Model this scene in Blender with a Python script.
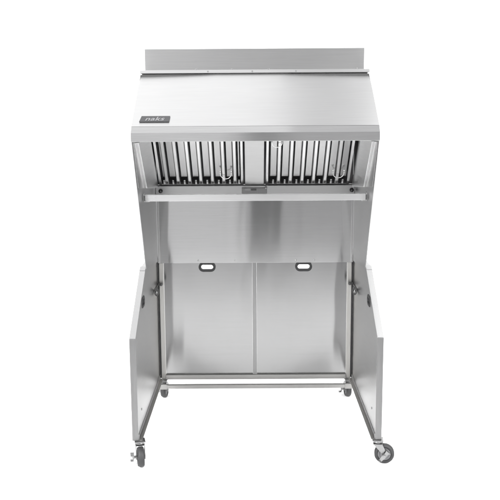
import bpy, bmesh, math, random
from mathutils import Vector, Matrix

random.seed(7)
for o in list(bpy.data.objects):
    bpy.data.objects.remove(o)
S = bpy.context.scene
C = S.collection
R = math.radians

# ------------------------------------------------------------------ camera
cam_d = bpy.data.cameras.new("camera")
cam = bpy.data.objects.new("camera", cam_d)
C.objects.link(cam)
PIT, YAW, ROLL = 0.1658, 0.0035, 0.0063
cam.location = (-0.0147, -3.6074, 1.6537)
fw = Vector((-math.sin(YAW) * math.cos(PIT), math.cos(YAW) * math.cos(PIT), -math.sin(PIT)))
rt = Vector((math.cos(YAW), math.sin(YAW), 0))
up = rt.cross(fw)
rt2 = rt * math.cos(ROLL) - up * math.sin(ROLL)
up2 = up * math.cos(ROLL) + rt * math.sin(ROLL)
cam.rotation_euler = Matrix((rt2, up2, -fw)).transposed().to_euler()
cam_d.sensor_width = 36
cam_d.lens = 791.2 / 500 * 36
cam_d.clip_end = 200
S.camera = cam
S.render.resolution_x = S.render.resolution_y = 1024

# ------------------------------------------------------------------ studio light
W = bpy.data.worlds.new("World")
S.world = W
W.use_nodes = True
wn = W.node_tree.nodes
wl = W.node_tree.links
bg = wn["Background"]


def wnode(t, **k):
    n = wn.new(t)
    for a, b in k.items():
        setattr(n, a, b)
    return n


wtc = wnode("ShaderNodeTexCoord")
wsx = wnode("ShaderNodeSeparateXYZ")
wl.new(wtc.outputs["Generated"], wsx.inputs[0])
# studio walls: a bit brighter on the left than on the right, brighter ceiling,
# and a narrow dark band added behind the camera for the steel to reflect
# left of the camera the studio is bright, right of it greyer, with the unlit
# camera position (dark stand and operator) as a narrow dark band between
side = wnode("ShaderNodeValToRGB")
sh_ = wnode("ShaderNodeMapRange")
sh_.inputs["From Min"].default_value = -0.25
sh_.inputs["From Max"].default_value = 0.25
wl.new(wsx.outputs["X"], sh_.inputs["Value"])
wl.new(sh_.outputs[0], side.inputs["Fac"])
er = side.color_ramp.elements
er[0].position, er[0].color = 0.0, (0.85,) * 3 + (1,)
er[1].position, er[1].color = 1.0, (0.55,) * 3 + (1,)
for p_, v_ in ((0.30, 1.0), (0.468, 1.0), (0.483, 0.25), (0.55, 0.25), (0.58, 0.62), (0.75, 0.60)):
    e_ = er.new(p_)
    e_.color = (v_,) * 3 + (1,)
ceil = wnode("ShaderNodeMapRange", interpolation_type="SMOOTHSTEP")
ceil.inputs["From Min"].default_value = 0.25
ceil.inputs["From Max"].default_value = 0.8
wl.new(wsx.outputs["Z"], ceil.inputs["Value"])
m1 = wnode("ShaderNodeMix")
wl.new(ceil.outputs[0], m1.inputs["Factor"])
wl.new(side.outputs["Color"], m1.inputs["A"])
m1.inputs["B"].default_value = 1.0
wl.new(m1.outputs[0], bg.inputs["Strength"])
bg.inputs["Color"].default_value = (1, 1, 1.01, 1)


def area(name, loc, target, sx, sy, power, col=(1, 1, 1), spread=180):
    d = bpy.data.lights.new(name, "AREA")
    d.shape = "RECTANGLE"
    d.size, d.size_y, d.energy, d.color = sx, sy, power, col
    d.spread = R(spread)
    o = bpy.data.objects.new(name, d)
    C.objects.link(o)
    o.location = loc
    o.rotation_euler = (Vector(target) - Vector(loc)).to_track_quat("-Z", "Y").to_euler()
    return o


area("unseen_softbox", (-1.95, 1.3, 4.6), (-1.95, 1.3, 0), 4.5, 4.2, 62)
area("unseen_softbox", (2.05, 1.2, 4.6), (2.05, 1.2, 0), 1.7, 3.0, 56)  # strip light added to whiten the right wing flange
area("unseen_softbox", (-4.0, -3.8, 4.0), (-0.1, 1.1, 0.0), 1.8, 2.2, 112, spread=70)  # front pair added to whiten the floor under the hood
area("unseen_softbox", (4.0, -3.8, 4.0), (0.1, 1.1, 0.0), 1.8, 2.2, 98, spread=70)  # right one of the added front pair
S.view_settings.view_transform = "Standard"
S.view_settings.look = "None"
S.view_settings.exposure = 0.0
S.view_settings.gamma = 1.0
S.cycles.max_bounces = 12
S.cycles.diffuse_bounces = 6
S.cycles.glossy_bounces = 8

# ------------------------------------------------------------------ materials


def new_mat(name):
    m = bpy.data.materials.new(name)
    m.use_nodes = True
    return m, m.node_tree.nodes, m.node_tree.links, m.node_tree.nodes["Principled BSDF"]


def steel(name, base=0.55, rough=0.3, aniso=0.85, brush=(1, 90, 90), tang=(0, 0.25, 1), tint=(1, 1, 1), bump=0.02, smudge=0.08, wave=0.0, wscale=(4, 4, 1.3), grain=1.0):
    """brushed stainless steel: fine grain along one axis, faint smudges in the gloss"""
    m, n, l, p = new_mat(name)
    p.inputs["Metallic"].default_value = 1.0
    tc = n.new("ShaderNodeTexCoord")
    mp = n.new("ShaderNodeMapping")
    mp.inputs["Scale"].default_value = brush
    l.new(tc.outputs["Object"], mp.inputs[0])
    g = n.new("ShaderNodeTexNoise")
    g.inputs["Scale"].default_value = 5.0
    g.inputs["Detail"].default_value = 5.0
    g.inputs["Roughness"].default_value = 0.65
    l.new(mp.outputs[0], g.inputs["Vector"])
    s = n.new("ShaderNodeTexNoise")
    s.inputs["Scale"].default_value = 3.1
    s.inputs["Detail"].default_value = 4.0
    l.new(tc.outputs["Object"], s.inputs["Vector"])
    cr = n.new("ShaderNodeMapRange")
    cr.inputs["From Min"].default_value = 0.3
    cr.inputs["From Max"].default_value = 0.7
    cr.inputs["To Min"].default_value = base * (1 - 0.07 * grain)
    cr.inputs["To Max"].default_value = base * (1 + 0.06 * grain)
    l.new(g.outputs["Fac"], cr.inputs["Value"])
    cc = n.new("ShaderNodeCombineColor")
    for i, t in enumerate(tint):
        mm = n.new("ShaderNodeMath")
        mm.operation = "MULTIPLY"
        mm.inputs[1].default_value = t
        l.new(cr.outputs[0], mm.inputs[0])
        l.new(mm.outputs[0], cc.inputs[i])
    l.new(cc.outputs[0], p.inputs["Base Color"])
    a1 = n.new("ShaderNodeMath")
    a1.operation = "MULTIPLY_ADD"
    a1.inputs[1].default_value = smudge * 2
    a1.inputs[2].default_value = rough - smudge
    l.new(s.outputs["Fac"], a1.inputs[0])
    l.new(a1.outputs[0], p.inputs["Roughness"])
    p.inputs["Anisotropic"].default_value = aniso
    if aniso > 0:
        tv = n.new("ShaderNodeCombineXYZ")
        for i in range(3):
            tv.inputs[i].default_value = tang[i]
        l.new(tv.outputs[0], p.inputs["Tangent"])
    if bump > 0:
        b = n.new("ShaderNodeBump")
        b.inputs["Strength"].default_value = bump
        b.inputs["Distance"].default_value = 0.002
        l.new(g.outputs["Fac"], b.inputs["Height"])
        l.new(b.outputs[0], p.inputs["Normal"])
    if wave > 0:
        # thin sheet is never quite flat: long shallow waves
        wm = n.new("ShaderNodeMapping")
        wm.inputs["Scale"].default_value = wscale
        l.new(tc.outputs["Object"], wm.inputs[0])
        wv = n.new("ShaderNodeTexNoise")
        wv.inputs["Scale"].default_value = 1.0
        wv.inputs["Detail"].default_value = 1.5
        l.new(wm.outputs[0], wv.inputs["Vector"])
        b = n.new("ShaderNodeBump")
        b.inputs["Strength"].default_value = 1.0
        b.inputs["Distance"].default_value = wave
        l.new(wv.outputs["Fac"], b.inputs["Height"])
        l.new(b.outputs[0], p.inputs["Normal"])
    return m


def plain(name, col, rough=0.5, metal=0.0, var=0.12, scale=40):
    m, n, l, p = new_mat(name)
    tc = n.new("ShaderNodeTexCoord")
    s = n.new("ShaderNodeTexNoise")
    s.inputs["Scale"].default_value = scale
    s.inputs["Detail"].default_value = 4
    l.new(tc.outputs["Object"], s.inputs["Vector"])
    mx = n.new("ShaderNodeMix")
    mx.data_type = "RGBA"
    mx.inputs["A"].default_value = (*[c * (1 - var) for c in col], 1)
    mx.inputs["B"].default_value = (*[min(1, c * (1 + var)) for c in col], 1)
    l.new(s.outputs["Fac"], mx.inputs["Factor"])
    l.new(mx.outputs["Result"], p.inputs["Base Color"])
    p.inputs["Roughness"].default_value = rough
    p.inputs["Metallic"].default_value = metal
    return m


M = dict(
    top=steel("brushed_steel_canopy", 0.52, 0.40, 0.8, brush=(1, 120, 120), smudge=0.04, bump=0.0),
    lip=steel("brushed_steel_lip", 0.52, 0.2, 1.0, brush=(1, 120, 120), smudge=0.03, bump=0.0, wave=0.0008),
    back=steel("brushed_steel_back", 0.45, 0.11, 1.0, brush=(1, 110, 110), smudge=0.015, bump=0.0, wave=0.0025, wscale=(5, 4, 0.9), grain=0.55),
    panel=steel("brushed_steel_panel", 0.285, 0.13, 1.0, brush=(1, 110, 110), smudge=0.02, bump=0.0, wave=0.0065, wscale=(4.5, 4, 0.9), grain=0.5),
    side=steel("brushed_steel_side", 0.41, 0.32, 0.85, brush=(90, 1, 90), smudge=0.04, bump=0.0),
    post=steel("galvanised_post", 0.42, 0.42, 0.0, brush=(60, 60, 2), tint=(1, 0.985, 0.95), bump=0.0),
    riser=steel("riser_steel", 0.50, 0.36, 0.8, brush=(1, 110, 110), smudge=0.03, bump=0.0),
    rail=steel("galvanised_rail", 0.31, 0.42, 0.0, brush=(2, 60, 60), tint=(1, 0.99, 0.965), bump=0.0),
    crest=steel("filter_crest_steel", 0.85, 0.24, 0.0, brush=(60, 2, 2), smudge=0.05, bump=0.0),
    trough=steel("trough_steel", 0.38, 0.3, 0.9, brush=(1, 120, 120), smudge=0.03, bump=0.0),
    bar=steel("brushed_steel_bar", 0.64, 0.28, 0.9, brush=(1, 120, 120), smudge=0.03, bump=0.0),
    leg=steel("darkened_steel", 0.20, 0.40, 0.0, brush=(60, 60, 2), bump=0.0),  # darkened in colour to subdue light off the floor
    cheek=steel("cheek_steel", 0.85, 0.34, 0.7, brush=(90, 1, 90), smudge=0.04, bump=0.0),
    mull=steel("post_steel", 0.23, 0.36, 0.0, brush=(60, 60, 2), bump=0.0),
    filt=steel("shaded_filter_steel", 0.60, 0.24, 0.0, brush=(60, 2, 2), smudge=0.05, bump=0.0),  # crest steel with the shade of the recess put into its colour
    zinc=steel("zinc_plate", 0.26, 0.30, 0.0, brush=(8, 8, 8), bump=0.0),
    screw=plain("screw_steel", (0.42, 0.42, 0.42), 0.35, 1.0),
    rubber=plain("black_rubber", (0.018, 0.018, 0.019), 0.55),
    tyre=plain("grey_tyre", (0.022, 0.022, 0.023), 0.6, var=0.2),
    hub=plain("wheel_hub", (0.15, 0.15, 0.155), 0.5),
    dark=plain("cavity_shade", (0.045, 0.045, 0.045), 0.7),  # near-black standing in for shade inside gaps and openings
    plate=plain("plate_grey", (0.03, 0.03, 0.032), 0.45, 0.0),
    ink=plain("plate_letters", (0.15, 0.15, 0.155), 0.4, 0.0, var=0.03),
    latch=plain("latch_metal", (0.09, 0.09, 0.09), 0.35, 1.0),
    white=plain("backdrop_white", (0.93, 0.93, 0.93), 0.9, var=0.004, scale=2),
)

# ------------------------------------------------------------------ mesh helpers
ORIG = {}


class MB:
    def __init__(s):
        s.bm = bmesh.new()

    def box(s, x0, x1, y0, y1, z0, z1):
        v = [s.bm.verts.new((x, y, z)) for x in (x0, x1) for y in (y0, y1) for z in (z0, z1)]
        for f in ((0, 1, 3, 2), (4, 6, 7, 5), (0, 4, 5, 1), (2, 3, 7, 6), (0, 2, 6, 4), (1, 5, 7, 3)):
            s.bm.faces.new([v[i] for i in f])
        return s

    def prism(s, pts, axis, a0, a1):
        """extrude a 2-D polygon: axis 'x' takes (y, z) points, 'y' takes (x, z), 'z' takes (x, y)"""
        def mk(p, a):
            return {"x": (a, p[0], p[1]), "y": (p[0], a, p[1]), "z": (p[0], p[1], a)}[axis]
        lo = [s.bm.verts.new(mk(p, a0)) for p in pts]
        hi = [s.bm.verts.new(mk(p, a1)) for p in pts]
        s.bm.faces.new(lo)
        s.bm.faces.new(hi[::-1])
        n = len(pts)
        for i in range(n):
            s.bm.faces.new((lo[i], hi[i], hi[(i + 1) % n], lo[(i + 1) % n]))
        return s

    def holed(s, outer, inner, axis, a0, a1):
        """plate with one hole through it"""
        def mk(p, a):
            return {"x": (a, p[0], p[1]), "y": (p[0], a, p[1])}[axis]
        for a in (a0, a1):
            es = []
            for lp in (outer, inner):
                vs = [s.bm.verts.new(mk(p, a)) for p in lp]
                es += [s.bm.edges.new((vs[i], vs[(i + 1) % len(vs)])) for i in range(len(vs))]
            bmesh.ops.triangle_fill(s.bm, use_beauty=True, edges=es)
        for lp in (outer, inner):
            lo = [s.bm.verts.new(mk(p, a0)) for p in lp]
            hi = [s.bm.verts.new(mk(p, a1)) for p in lp]
            for i in range(len(lp)):
                j = (i + 1) % len(lp)
                s.bm.faces.new((lo[i], hi[i], hi[j], lo[j]))
        bmesh.ops.remove_doubles(s.bm, verts=s.bm.verts[:], dist=1e-5)
        return s

    def tube(s, pts, r, seg=10, closed=False, caps=True):
        pts = [Vector(p) for p in pts]
        n = len(pts)
        rings = []
        prev = None
        for i, p in enumerate(pts):
            if closed:
                t = pts[(i + 1) % n] - pts[i - 1]
            else:
                t = pts[min(i + 1, n - 1)] - pts[max(i - 1, 0)]
            t.normalize()
            a = prev - t * prev.dot(t) if prev is not None else t.orthogonal()
            if a.length < 1e-5:
                a = t.orthogonal()
            a.normalize()
            prev = a
            b = t.cross(a)
            rings.append([s.bm.verts.new(p + (a * math.cos(2 * math.pi * k / seg) + b * math.sin(2 * math.pi * k / seg)) * r) for k in range(seg)])
        for i in range(n if closed else n - 1):
            A, B = rings[i], rings[(i + 1) % n]
            for k in range(seg):
                f = s.bm.faces.new((A[k], A[(k + 1) % seg], B[(k + 1) % seg], B[k]))
                f.smooth = True
        if caps and not closed:
            s.bm.faces.new(rings[0][::-1])
            s.bm.faces.new(rings[-1])
        return s

    def lathe(s, prof, origin, axis, seg=28):
        """revolve (radius, along) points round an axis through origin"""
        ax = Vector(axis).normalized()
        a = ax.orthogonal().normalized()
        b = ax.cross(a)
        o = Vector(origin)
        rings = []
        for r, t in prof:
            if r < 1e-6:
                rings.append([s.bm.verts.new(o + ax * t)])
            else:
                rings.append([s.bm.verts.new(o + ax * t + (a * math.cos(2 * math.pi * k / seg) + b * math.sin(2 * math.pi * k / seg)) * r) for k in range(seg)])
        for A, B in zip(rings[:-1], rings[1:]):
            for k in range(seg):
                k2 = (k + 1) % seg
                if len(A) == 1 and len(B) == 1:
                    continue
                if len(A) == 1:
                    f = s.bm.faces.new((A[0], B[k2], B[k]))
                elif len(B) == 1:
                    f = s.bm.faces.new((A[k], A[k2], B[0]))
                else:
                    f = s.bm.faces.new((A[k], A[k2], B[k2], B[k]))
                f.smooth = True
        return s

    def screw(s, p, n, r=0.006, h=0.003):
        return s.lathe([(r, -0.0005), (r, h * 0.35), (r * 0.75, h * 0.8), (r * 0.3, h), (0, h)], p, n, 12)

    def build(s, name, mat, parent=None, bevel=0.0, label=None, tf=None):
        bm = s.bm
        if tf is not None:
            bm.transform(tf)
        bmesh.ops.recalc_face_normals(bm, faces=bm.faces[:])
        co = [v.co for v in bm.verts]
        c = Vector([(min(v[i] for v in co) + max(v[i] for v in co)) / 2 for i in range(3)])
        bmesh.ops.translate(bm, verts=bm.verts[:], vec=-c)
        me = bpy.data.meshes.new(name)
        bm.to_mesh(me)
        bm.free()
        mats = mat if isinstance(mat, (list, tuple)) else [mat]
        for x in mats:
            me.materials.append(x)
        o = bpy.data.objects.new(name, me)
        C.objects.link(o)
        po = Vector((0, 0, 0))
        if parent is not None:
            o.parent = parent
            po = ORIG[parent.name]
        o.location = c - po
        ORIG[o.name] = c
        if bevel:
            b = o.modifiers.new("bevel", "BEVEL")
            b.width = bevel
            b.segments = 2
            b.limit_method = "ANGLE"
            b.angle_limit = R(35)
        if label:
            o["label"] = label
        return o


def stadium(cx, cz, w, h, n=10):
    """rounded slot outline, w x h"""
    r = h / 2
    k = w / 2 - r
    pts = []
    for i in range(n + 1):
        a = -math.pi / 2 + math.pi * i / n
        pts.append((cx + k + r * math.cos(a), cz + r * math.sin(a)))
    for i in range(n + 1):
        a = math.pi / 2 + math.pi * i / n
        pts.append((cx - k + r * math.cos(a), cz + r * math.sin(a)))
    return pts


# ------------------------------------------------------------------ setting
mb = MB()
prof = [(-3.7, 0.0), (2.2, 0.0)]
for i in range(1, 13):
    a = math.pi / 2 * i / 12
    prof.append((2.2 + 1.3 * math.sin(a), 1.3 - 1.3 * math.cos(a)))
prof.append((3.5, 3.7))
for (y0, z0), (y1, z1) in zip(prof[:-1], prof[1:]):
    f = mb.bm.faces.new([mb.bm.verts.new(p) for p in ((-7, y0, z0), (7, y0, z0), (7, y1, z1), (-7, y1, z1))])
    f.smooth = True
bmesh.ops.remove_doubles(mb.bm, verts=mb.bm.verts[:], dist=1e-4)
bd = mb.build("studio_floor", M["white"])
bd["kind"] = "structure"
bd["label"] = "seamless white studio floor sweeping up into the backdrop"

# ------------------------------------------------------------------ the hood
hood = bpy.data.objects.new("extractor_hood", None)
hood.empty_display_size = 0.3
C.objects.link(hood)
hood.location = (0, 0.46, 0)
ORIG[hood.name] = Vector((0, 0.46, 0))
hood["label"] = "stainless steel extractor hood on casters, open front with angled side wings, standing on white floor"
hood["category"] = "extractor hood"

HW = 0.569   # inner half width
YB = 0.92    # back plane

# --- sloping canopy top, slightly sprung away from the trim at both ends
mb = MB()
y0, z0, y1, z1 = 0.0605, 1.6165, 0.414, 1.8715
nx, nv = 48, 10
d = Vector((0, y1 - y0, z1 - z0)).normalized()
nrm = Vector((0, -d.z, d.y))
grid = []
for j in range(nv + 1):
    row = []
    for i in range(nx + 1):
        x = -HW + 2 * HW * i / nx
        v = j / nv
        e = max(0.0, abs(x + 0.03) - 0.17) / 0.37
        sag = 0.011 * min(1.0, e) ** 0.8 * v ** 6
        sag += 0.0012 * math.sin(x * 5.2 + 0.6) * math.sin(v * math.pi)
        p = Vector((x, y0 + (y1 - y0) * v, z0 + (z1 - z0) * v)) - nrm * sag
        row.append(p)
    grid.append(row)
for off in (0.0, -0.003):
    vv = [[mb.bm.verts.new(p + nrm * off) for p in row] for row in grid]
    for j in range(nv):
        for i in range(nx):
            f = mb.bm.faces.new((vv[j][i], vv[j][i + 1], vv[j + 1][i + 1], vv[j + 1][i]))
            f.smooth = True
canopy = mb.build("canopy_top", M["top"], hood)

# name plate on the slope
def on_slope(x, v, h):
    return Vector((x, y0 + (y1 - y0) * v, z0 + (z1 - z0) * v)) + nrm * h


yv = lambda y: (y - y0) / (y1 - y0)
mb = MB()
cs = [(-0.535, yv(0.084)), (-0.397, yv(0.084)), (-0.394, yv(0.120)), (-0.527, yv(0.120))]
lo = [mb.bm.verts.new(on_slope(x, v, 0.0022)) for x, v in cs]
hi = [mb.bm.verts.new(on_slope(x, v, 0.0058)) for x, v in cs]
mb.bm.faces.new(hi)
mb.bm.faces.new(lo[::-1])
for i in range(4):
    mb.bm.faces.new((lo[i], lo[(i + 1) % 4], hi[(i + 1) % 4], hi[i]))
plate = mb.build("name_plate", M["plate"], canopy, bevel=0.0008)
fc = bpy.data.curves.new("lettering", "FONT")
fc.body = "naks"
fc.size = 0.052
fc.shear = 0.28
fc.extrude = 0.0004
fc.offset = 0.0009
fc.space_character = 1.06
fo = bpy.data.objects.new("lettering_curve", fc)
C.objects.link(fo)
bpy.context.view_layer.update()
tm = bpy.data.meshes.new_from_object(fo)
bpy.data.objects.remove(fo)
mb = MB()
mb.bm.from_mesh(tm)
bpy.data.meshes.remove(tm)
xs = [v.co.x for v in mb.bm.verts]
sx = 0.090 / (max(xs) - min(xs))
for v in mb.bm.verts:
    p = on_slope(-0.508 + (v.co.x - min(xs)) * sx, yv(0.0905), 0.0064 + v.co.z) + d * (v.co.y * 0.76)
    v.co = p
mb.build("lettering", M["ink"], plate)

# --- front lip: chamfer above a vertical face, folded under
mb = MB()
mb.prism([(0.060, 1.616), (0.0395, 1.587), (0.0385, 1.547), (0.062, 1.547), (0.062, 1.550), (0.043, 1.550), (0.0435, 1.587), (0.063, 1.614)], "x", -HW, HW)
mb.build("front_lip", M["lip"], hood, bevel=0.0012)

# --- top trim with its screws, roof deck and riser
trim = MB().prism([(0.400, 1.8725), (0.411, 1.8885), (0.440, 1.8885), (0.440, 1.8725)], "x", -HW - 0.001, HW + 0.001).build("top_trim", M["top"], hood, bevel=0.0015)
for x in (-0.232, -0.012, 0.205):
    MB().screw((x, 0.405, 1.880), (0, -0.82, 0.56), 0.0045, 0.002).build("screw", M["leg"], trim)
MB().box(-HW + 0.004, HW - 0.004, 0.441, 0.945, 1.868, 1.884).build("roof_deck", M["top"], hood, bevel=0.001)
MB().box(-HW + 0.004, HW - 0.004, 0.406, 0.4405, 1.80, 1.866).build("gap_shade_block", M["dark"], hood)  # dark block added as the shade seen under the trim
mb = MB()
mb.box(-HW, HW, 0.602, 0.605, 1.8845, 2.006)
mb.box(-HW, HW, 0.6055, 0.625, 2.003, 2.006)
mb.box(-HW, -HW + 0.003, 0.6055, 0.80, 1.8845, 2.0025)
mb.box(HW - 0.003, HW, 0.6055, 0.80, 1.8845, 2.0025)
mb.box(-HW + 0.0035, HW - 0.0035, 0.797, 0.80, 1.8845, 2.0025)
riser = mb.build("riser", M["riser"], hood, bevel=0.0012)
for x in (-0.305, -0.118, 0.073, 0.53):
    MB().screw((x, 0.602, 1.902), (0, -1, 0), 0.0045, 0.0012).build("screw", M["leg"], riser)

# --- upper hood sides
SP = [(0.0405, 1.546), (0.0435, 1.588), (0.066, 1.6145), (0.414, 1.8655), (0.945, 1.867), (0.945, 0.830), (0.90, 0.832), (0.411, 0.884)]
for s in (-1, 1):
    a, b = sorted((s * 0.565, s * HW))
    sd = MB().prism(SP, "x", a, b).build("side_panel", M["side"], hood, bevel=0.0008)
    a, b = sorted((s * 0.5495, s * 0.5648))
    MB().prism([(0.154, 1.540), (0.409, 1.303), (0.899, 1.262), (0.60, 1.558)], "x", a, b).build("filter_cheek", M["cheek"], sd, bevel=0.002)
    a, b = sorted((s * 0.5625, s * 0.5647))
    MB().prism([(0.066, 1.540), (0.152, 1.540), (0.405, 1.303), (0.196, 1.321)], "x", a, b).build("front_cheek", M["side"], sd, bevel=0.002)

# --- filters
NF = Vector((0, -0.70711, -0.70711))     # out of the filter face
UF = Vector((0, -0.70711, 0.70711))      # up the filter
P0 = Vector((0, 0.895, 1.278))
FM = Matrix(((1, 0, 0, P0.x), (0, UF.y, NF.y, P0.y), (0, UF.z, NF.z, P0.z), (0, 0, 0, 1)))   # local (x, up, out)
FL = 0.50


def wire_handle(x, u, w, drop, parent, out=0.012):
    pts = []
    for i in range(15):
        a = math.pi * i / 14
        pts.append((x - w / 2 * math.cos(a), u - drop * math.sin(a) ** 0.7, 0.004 + out * math.sin(a) ** 0.5))
    mb = MB().tube(pts, 0.0024, 8)
    mb.lathe([(0.006, 0), (0.006, 0.004), (0, 0.005)], (x - w / 2, u, 0), (0, 0, 1), 10)
    mb.lathe([(0.006, 0), (0.006, 0.004), (0, 0.005)], (x + w / 2, u, 0), (0, 0, 1), 10)
    return mb.build("handle", M["crest"], parent, tf=FM)


def make_filter(xa, xb, crests, handles):
    fr = MB()
    fr.box(xa, xa + 0.014, 0.0, FL, -0.045, 0.003)
    fr.box(xb - 0.014, xb, 0.0, FL, -0.045, 0.003)
    fr.box(xa + 0.0145, xb - 0.0145, 0.0, 0.008, -0.009, 0.0025)
    fr.box(xa + 0.0145, xb - 0.0145, FL - 0.02, FL, -0.045, 0.0025)
    f = fr.build("baffle_filter", M["crest"], hood, bevel=0.0012, tf=FM)
    mb = MB()
    bk = MB()
    hw, t, sh = 0.0105, 0.0016, 0.0035
    crests = [c + random.uniform(-0.0012, 0.0012) for c in crests]
    for c in crests:
        # front channel, opening towards the back: narrow flat crown with sloping shoulders
        a2, b2 = c - hw, c + hw
        pr = [(a2, -0.026), (a2, -0.005), (a2 + sh, 0.0), (b2 - sh, 0.0), (b2, -0.005), (b2, -0.026),
              (b2 - t, -0.026), (b2 - t, -0.006), (b2 - sh - 0.0006, -t), (a2 + sh + 0.0006, -t), (a2 + t, -0.006), (a2 + t, -0.026)]
        lo = [mb.bm.verts.new((p[0], 0.0085, p[1])) for p in pr]
        hi = [mb.bm.verts.new((p[0], FL - 0.0205, p[1])) for p in pr]
        n = len(pr)
        mb.bm.faces.new(lo)
        mb.bm.faces.new(hi[::-1])
        for i in range(n):
            mb.bm.faces.new((lo[i], hi[i], hi[(i + 1) % n], lo[(i + 1) % n]))
    stops = [xa + 0.0145 - hw] + crests + [xb - 0.0145 + hw]
    for c0, c1 in zip(stops[:-1], stops[1:]):
        # rear channel, opening towards the front, filling the gap between two crowns
        a, b = c0 + hw + 0.0042, c1 - hw + 0.0005
        if c0 < xa + 0.0145:
            a += 0.003
        if c1 > xb - 0.0145:
            b -= 0.003
        if b - a < 0.010:
            continue
        gx = (a + b) / 2
        e = random.uniform(-0.0012, 0.0012)
        bk.prism([(a, -0.030), (a + 0.004, -0.019 + e), (b - 0.004, -0.019 + e), (b, -0.030), (b - 0.0016, -0.030), (b - 0.0052, -0.0205 + e), (a + 0.0052, -0.0205 + e), (a + 0.0016, -0.030)], "y", 0.050, FL - 0.021)
        # drain tab in the opening below it
        MB().box(gx - 0.005, gx + 0.005, 0.0085, 0.030, -0.016, -0.008).build("drain_tab", M["crest"], f, bevel=0.0015, tf=FM)
    mb.build("baffles", M["crest"], f, bevel=0.0012, tf=FM)
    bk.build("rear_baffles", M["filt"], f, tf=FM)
    MB().box(xa + 0.0145, xb - 0.0145, -0.003, 0.0075, -0.0495, -0.0095).build("hole_shade_block", M["dark"], f, tf=FM)  # dark block added so the openings below the baffles look shaded
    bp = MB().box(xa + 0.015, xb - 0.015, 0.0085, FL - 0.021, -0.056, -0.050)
    bp.build("shade_backing", M["dark"], f, tf=FM)  # dark sheet standing in for the shade behind the baffles
    for h in handles:
        wire_handle(*h, f)
    return f


make_filter(-0.5435, -0.0655, [-0.498 + 0.0645 * k for k in range(7)], [(-0.163, 0.115, 0.062, 0.045)])
make_filter(0.0610, 0.5340, [0.134 + 0.0655 * k for k in range(6)], [(0.466, 0.118, 0.062, 0.045), (0.118, 0.36, 0.055, 0.035)])
mb = MB().box(-0.0555, 0.0500, 0.004, FL, 0.004, 0.008)
mb.box(-0.0545, -0.0525, 0.004, FL, -0.04, 0.0035).box(0.0475, 0.0495, 0.004, FL, -0.04, 0.0035)
mb.build("filter_divider", M["top"], hood, bevel=0.001, tf=FM)

# --- grease trough under the filters
mb = MB()
mb.box(-0.564, 0.564, 0.872, 0.876, 1.222, 1.273)
mb.box(-0.564, 0.564, 0.8765, 0.9055, 1.222, 1.226)
trough = mb.build("grease_trough", M["trough"], hood, bevel=0.001)
MB().box(-0.075, 0.068, 0.864, 0.8715, 1.2205, 1.262).build("clip_plate", M["leg"], trough, bevel=0.002)
MB().box(-0.058, -0.026, 0.858, 0.8635, 1.249, 1.261).build("clip", M["zinc"], trough, bevel=0.001)
MB().box(-0.022, 0.008, 0.860, 0.8635, 1.246, 1.257).build("clip", M["latch"], trough, bevel=0.001)
MB().screw((0.062, 0.864, 1.262), (0, -1, 0), 0.007, 0.005).build("screw", M["zinc"], trough)
for x in (-0.535, 0.548):
    MB().lathe([(0.012, 0), (0.012, 0.006), (0.005, 0.010), (0.005, 0.016), (0, 0.017)], (x, 0.872, 1.246), (0, -1, 0), 14).build("thumb_screw", M["latch"], trough)

# --- support bar across the hood
mb = MB()
mb.box(-0.555, 0.555, 0.366, 0.369, 1.240, 1.273)
mb.box(-0.555, 0.555, 0.3695, 0.392, 1.270, 1.273)
bar = mb.build("support_bar", M["bar"], hood, bevel=0.001)
for s in (-1, 1):
    a, b = sorted((s * 0.535, s * 0.5645))
    br = MB().box(a, b, 0.3695, 0.3725, 1.236, 1.2695)
    a, b = sorted((s * 0.5615, s * 0.5645))
    br.box(a, b, 0.373, 0.42, 1.236, 1.278)
    br.build("bracket", M["side"], bar, bevel=0.001)
    a, b = sorted((s * 0.5555, s * 0.5615))
    MB().box(a, b, 0.3665, 0.3692, 1.243, 1.267).build("slot", M["dark"], bar)

# --- upper back panel
mb = MB()
mb.box(-0.5645, 0.5645, 0.906, 0.910, 0.823, 1.2755)
mb.box(-0.5645, 0.5645, 0.9105, 0.944, 1.2715, 1.2755)
mb.box(-0.5645, 0.5645, 0.9105, 0.9135, 0.823, 0.827)
bp = mb.build("back_panel", M["back"], hood, bevel=0.001)
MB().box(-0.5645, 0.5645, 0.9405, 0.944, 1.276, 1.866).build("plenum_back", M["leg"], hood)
for x in (-0.33, -0.118, 0.235, 0.34):
    MB().screw((x, 0.906, 0.838), (0, -1, 0), 0.005, 0.0025).build("screw", M["screw"], bp)
for s in (-1, 1):
    a, b = sorted((s * 0.552, s * 0.5643))
    MB().box(a, b, 0.9025, 0.9055, 0.825, 1.22).build("corner_strip", M["side"], bp, bevel=0.0008)

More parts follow.
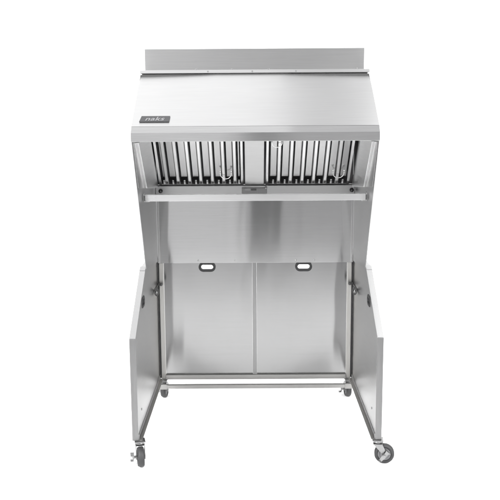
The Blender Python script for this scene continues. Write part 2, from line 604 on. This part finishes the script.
# --- lower rear panels, each with a rubber-edged hand hole
for xa, xb, cx in ((-0.534, -0.018, -0.281), (0.007, 0.534, 0.281)):
    o4 = [(xa, 0.1475), (xb, 0.1475), (xb, 0.86), (xa, 0.86)]
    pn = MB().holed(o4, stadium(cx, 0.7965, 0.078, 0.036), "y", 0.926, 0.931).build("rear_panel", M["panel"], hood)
    o_ = stadium(cx, 0.7965, 0.099, 0.056, 14)
    i_ = stadium(cx, 0.7965, 0.070, 0.027, 14)
    MB().holed(o_, i_, "y", 0.9165, 0.9385).build("grommet", M["rubber"], pn, bevel=0.002)
MB().box(-0.0175, 0.0065, 0.9205, 0.9255, 0.148, 0.86).build("middle_post", M["mull"], hood, bevel=0.0015)
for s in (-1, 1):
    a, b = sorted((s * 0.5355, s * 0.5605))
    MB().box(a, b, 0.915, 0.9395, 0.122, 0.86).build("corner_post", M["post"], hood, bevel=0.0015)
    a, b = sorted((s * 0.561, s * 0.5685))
    MB().box(a, b, 0.922, 0.9395, 0.125, 0.86).build("gap_shade_strip", M["rubber"], hood)  # black strip added as the shade in the gap beside the post
MB().box(-0.5345, 0.5345, 0.906, 0.9395, 0.120, 0.147).build("bottom_rail", M["rail"], hood, bevel=0.0015)

# --- cross bar near the rear casters
mb = MB()
mb.box(-0.552, 0.552, 0.846, 0.868, 0.083, 0.106)
cb = mb.build("cross_bar", M["rail"], hood, bevel=0.003)
for s in (-1, 1):
    a, b = sorted((s * 0.522, s * 0.5675))
    MB().box(a, b, 0.842, 0.8455, 0.080, 0.110).build("bracket", M["rail"], cb, bevel=0.001)

# --- lower side wings
WP = [(0.0, 0.121), (0.0, 0.6285), (0.412, 0.8885), (0.945, 0.8885), (0.945, 0.121)]
for s in (-1, 1):
    a, b = sorted((s * 0.5692, s * 0.600))
    gh = stadium(0.285, 0.7405, 0.080, 0.036)
    w = MB().holed(WP, gh, "x", a, b).build("side_wing", M["side"], hood, bevel=0.0012)
    a, b = sorted((s * 0.552, s * 0.5690))
    MB().box(a, b, 0.004, 0.912, 0.1185, 0.1225).build("lower_flange", M["post"], w, bevel=0.0008)
    a, b = sorted((s * 0.5665, s * 0.5690))
    MB().box(a, b, 0.004, 0.912, 0.123, 0.150).build("kick_strip", M["side"], w, bevel=0.0008)
    # dark strip added to shade down the bright front face, with its seam
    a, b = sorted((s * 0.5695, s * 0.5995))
    fp = MB().box(a, b, -0.0035, -0.0003, 0.1215, 0.6275).build("front_shade_strip", M["leg"], w, bevel=0.0008)
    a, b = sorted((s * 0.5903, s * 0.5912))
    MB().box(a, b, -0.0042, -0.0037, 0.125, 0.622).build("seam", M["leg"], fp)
    # rolled top end of the flange
    a, b = sorted((s * 0.5705, s * 0.6))
    MB().prism([(0.395, 0.8790), (0.425, 0.8955), (0.425, 0.8890), (0.413, 0.8890)], "x", a, b).build("flange_tip", M["side"], w)
    a, b = sorted((s * 0.5665, s * 0.6015))
    MB().holed(stadium(0.285, 0.7405, 0.100, 0.056, 14), stadium(0.285, 0.7405, 0.072, 0.028, 14), "x", a, b).build("grommet", M["rubber"], w, bevel=0.002)
    MB().screw((s * 0.5685, 0.12, 0.235), (-s, 0, 0), 0.006, 0.003).build("screw", M["zinc"], w)
    # latch joining wing and corner post
    lt = MB()
    lt.box(*sorted((s * 0.541, s * 0.5675)), 0.894, 0.9145, 0.692, 0.706)
    lt.lathe([(0.0075, 0), (0.0075, 0.018), (0.0, 0.019)], (s * 0.546, 0.894, 0.701), (0, -1, 0), 14)
    la = lt.build("latch", M["latch"], w, bevel=0.001)
    cx, cz = s * 0.5545, 0.694
    o_ = [(cx + 0.0138 * math.cos(t * math.pi / 12), cz + 0.024 * math.sin(t * math.pi / 12)) for t in range(24)]
    i_ = [(cx + 0.0065 * math.cos(t * math.pi / 12), cz - 0.002 + 0.012 * math.sin(t * math.pi / 12)) for t in range(24)]
    MB().holed(o_, i_, "y", 0.72, 0.726).build("latch_ring", M["latch"], la, bevel=0.001)
    MB().lathe([(0.0085, 0), (0.0085, 0.003), (0, 0.004)], (cx, 0.732, cz - 0.002), (0, -1, 0), 18).build("latch_eye", M["crest"], la)
    MB().box(*sorted((s * 0.5655, s * 0.5690)), 0.728, 0.90, 0.690, 0.703).build("latch_strap", M["latch"], la)

# --- casters


def make_caster(x, y, yaw, ztop, trail=0.026):
    """yaw turns the axle: 0 = axle along x with its brake on the -x side"""
    T = Matrix.Translation((x, y, 0)) @ Matrix.Rotation(yaw, 4, "Z")
    r = 0.048
    body = MB()
    body.box(-0.026, 0.026, -0.026, 0.026, ztop - 0.005, ztop)
    body.lathe([(0.019, ztop - 0.0055), (0.023, ztop - 0.010), (0.023, ztop - 0.015), (0.017, ztop - 0.019), (0.0, ztop - 0.019)], (0, 0, 0), (0, 0, 1), 22)
    c = body.build("caster", M["zinc"], hood, bevel=0.001, tf=T)
    fk = MB()
    for sx in (-1, 1):
        a, b = sorted((sx * 0.0185, sx * 0.0225))
        fk.prism([(-0.022, ztop - 0.020), (0.022, ztop - 0.020), (trail + 0.012, r + 0.006), (trail + 0.006, r - 0.012), (trail - 0.008, r - 0.012), (trail - 0.016, r + 0.004)], "x", a, b)
    fk.box(-0.0183, 0.0183, -0.022, 0.022, ztop - 0.0235, ztop - 0.0195)
    fk.lathe([(0.008, -0.026), (0.008, 0.024), (0.0, 0.024)], (0, trail, r), (1, 0, 0), 12)
    fk.build("fork", M["zinc"], c, bevel=0.001, tf=T)
    wh = MB().lathe([(0.031, -0.0125), (0.036, -0.0155), (0.043, -0.0155), (r, -0.007), (r, 0.011), (0.043, 0.0155), (0.036, 0.0155), (0.031, 0.0125)], (0, trail, r), (1, 0, 0), 40)
    wh = wh.build("wheel", M["tyre"], c, tf=T)
    hb = MB().lathe([(0, -0.0145), (0.012, -0.0145), (0.013, -0.006), (0.024, -0.009), (0.026, -0.0115), (0.0312, -0.0115), (0.0312, 0.0115), (0.026, 0.0115), (0.024, 0.009), (0.013, 0.010), (0.012, 0.0145), (0, 0.0145)], (0, trail, r), (1, 0, 0), 32)
    hb.build("hub", M["hub"], c, tf=T)
    # brake paddle on the axle end
    bl = MB()
    bl.lathe([(0.0, -0.040), (0.0075, -0.040), (0.0075, -0.0215), (0.0, -0.0215)], (0, trail, r), (1, 0, 0), 14)
    Q = Matrix.Translation((0, trail, r)) @ Matrix.Rotation(R(40), 4, "X")
    sub = MB()
    sub.prism([(-0.007, -0.034), (0.007, -0.034), (0.010, -0.006), (0.008, 0.012), (0.012, 0.030), (-0.012, 0.030), (-0.008, 0.012), (-0.010, -0.006)], "x", -0.036, -0.0325)
    sub.box(-0.050, -0.0325, -0.011, 0.011, 0.0285, 0.0315)
    sub.box(-0.048, -0.0325, -0.006, 0.006, -0.0345, -0.0315)
    sub.bm.transform(Q)
    tmp = bpy.data.meshes.new("tmp")
    sub.bm.to_mesh(tmp)
    sub.bm.free()
    bl.bm.from_mesh(tmp)
    bpy.data.meshes.remove(tmp)
    bl.build("brake_lever", M["zinc"], c, bevel=0.0008, tf=T)
    return c


make_caster(-0.566, 0.010, R(13), 0.121, -0.028)
make_caster(0.584, 0.012, R(82), 0.121, -0.032)
make_caster(-0.552, 0.915, R(-8), 0.119)
make_caster(0.552, 0.915, R(8), 0.119)
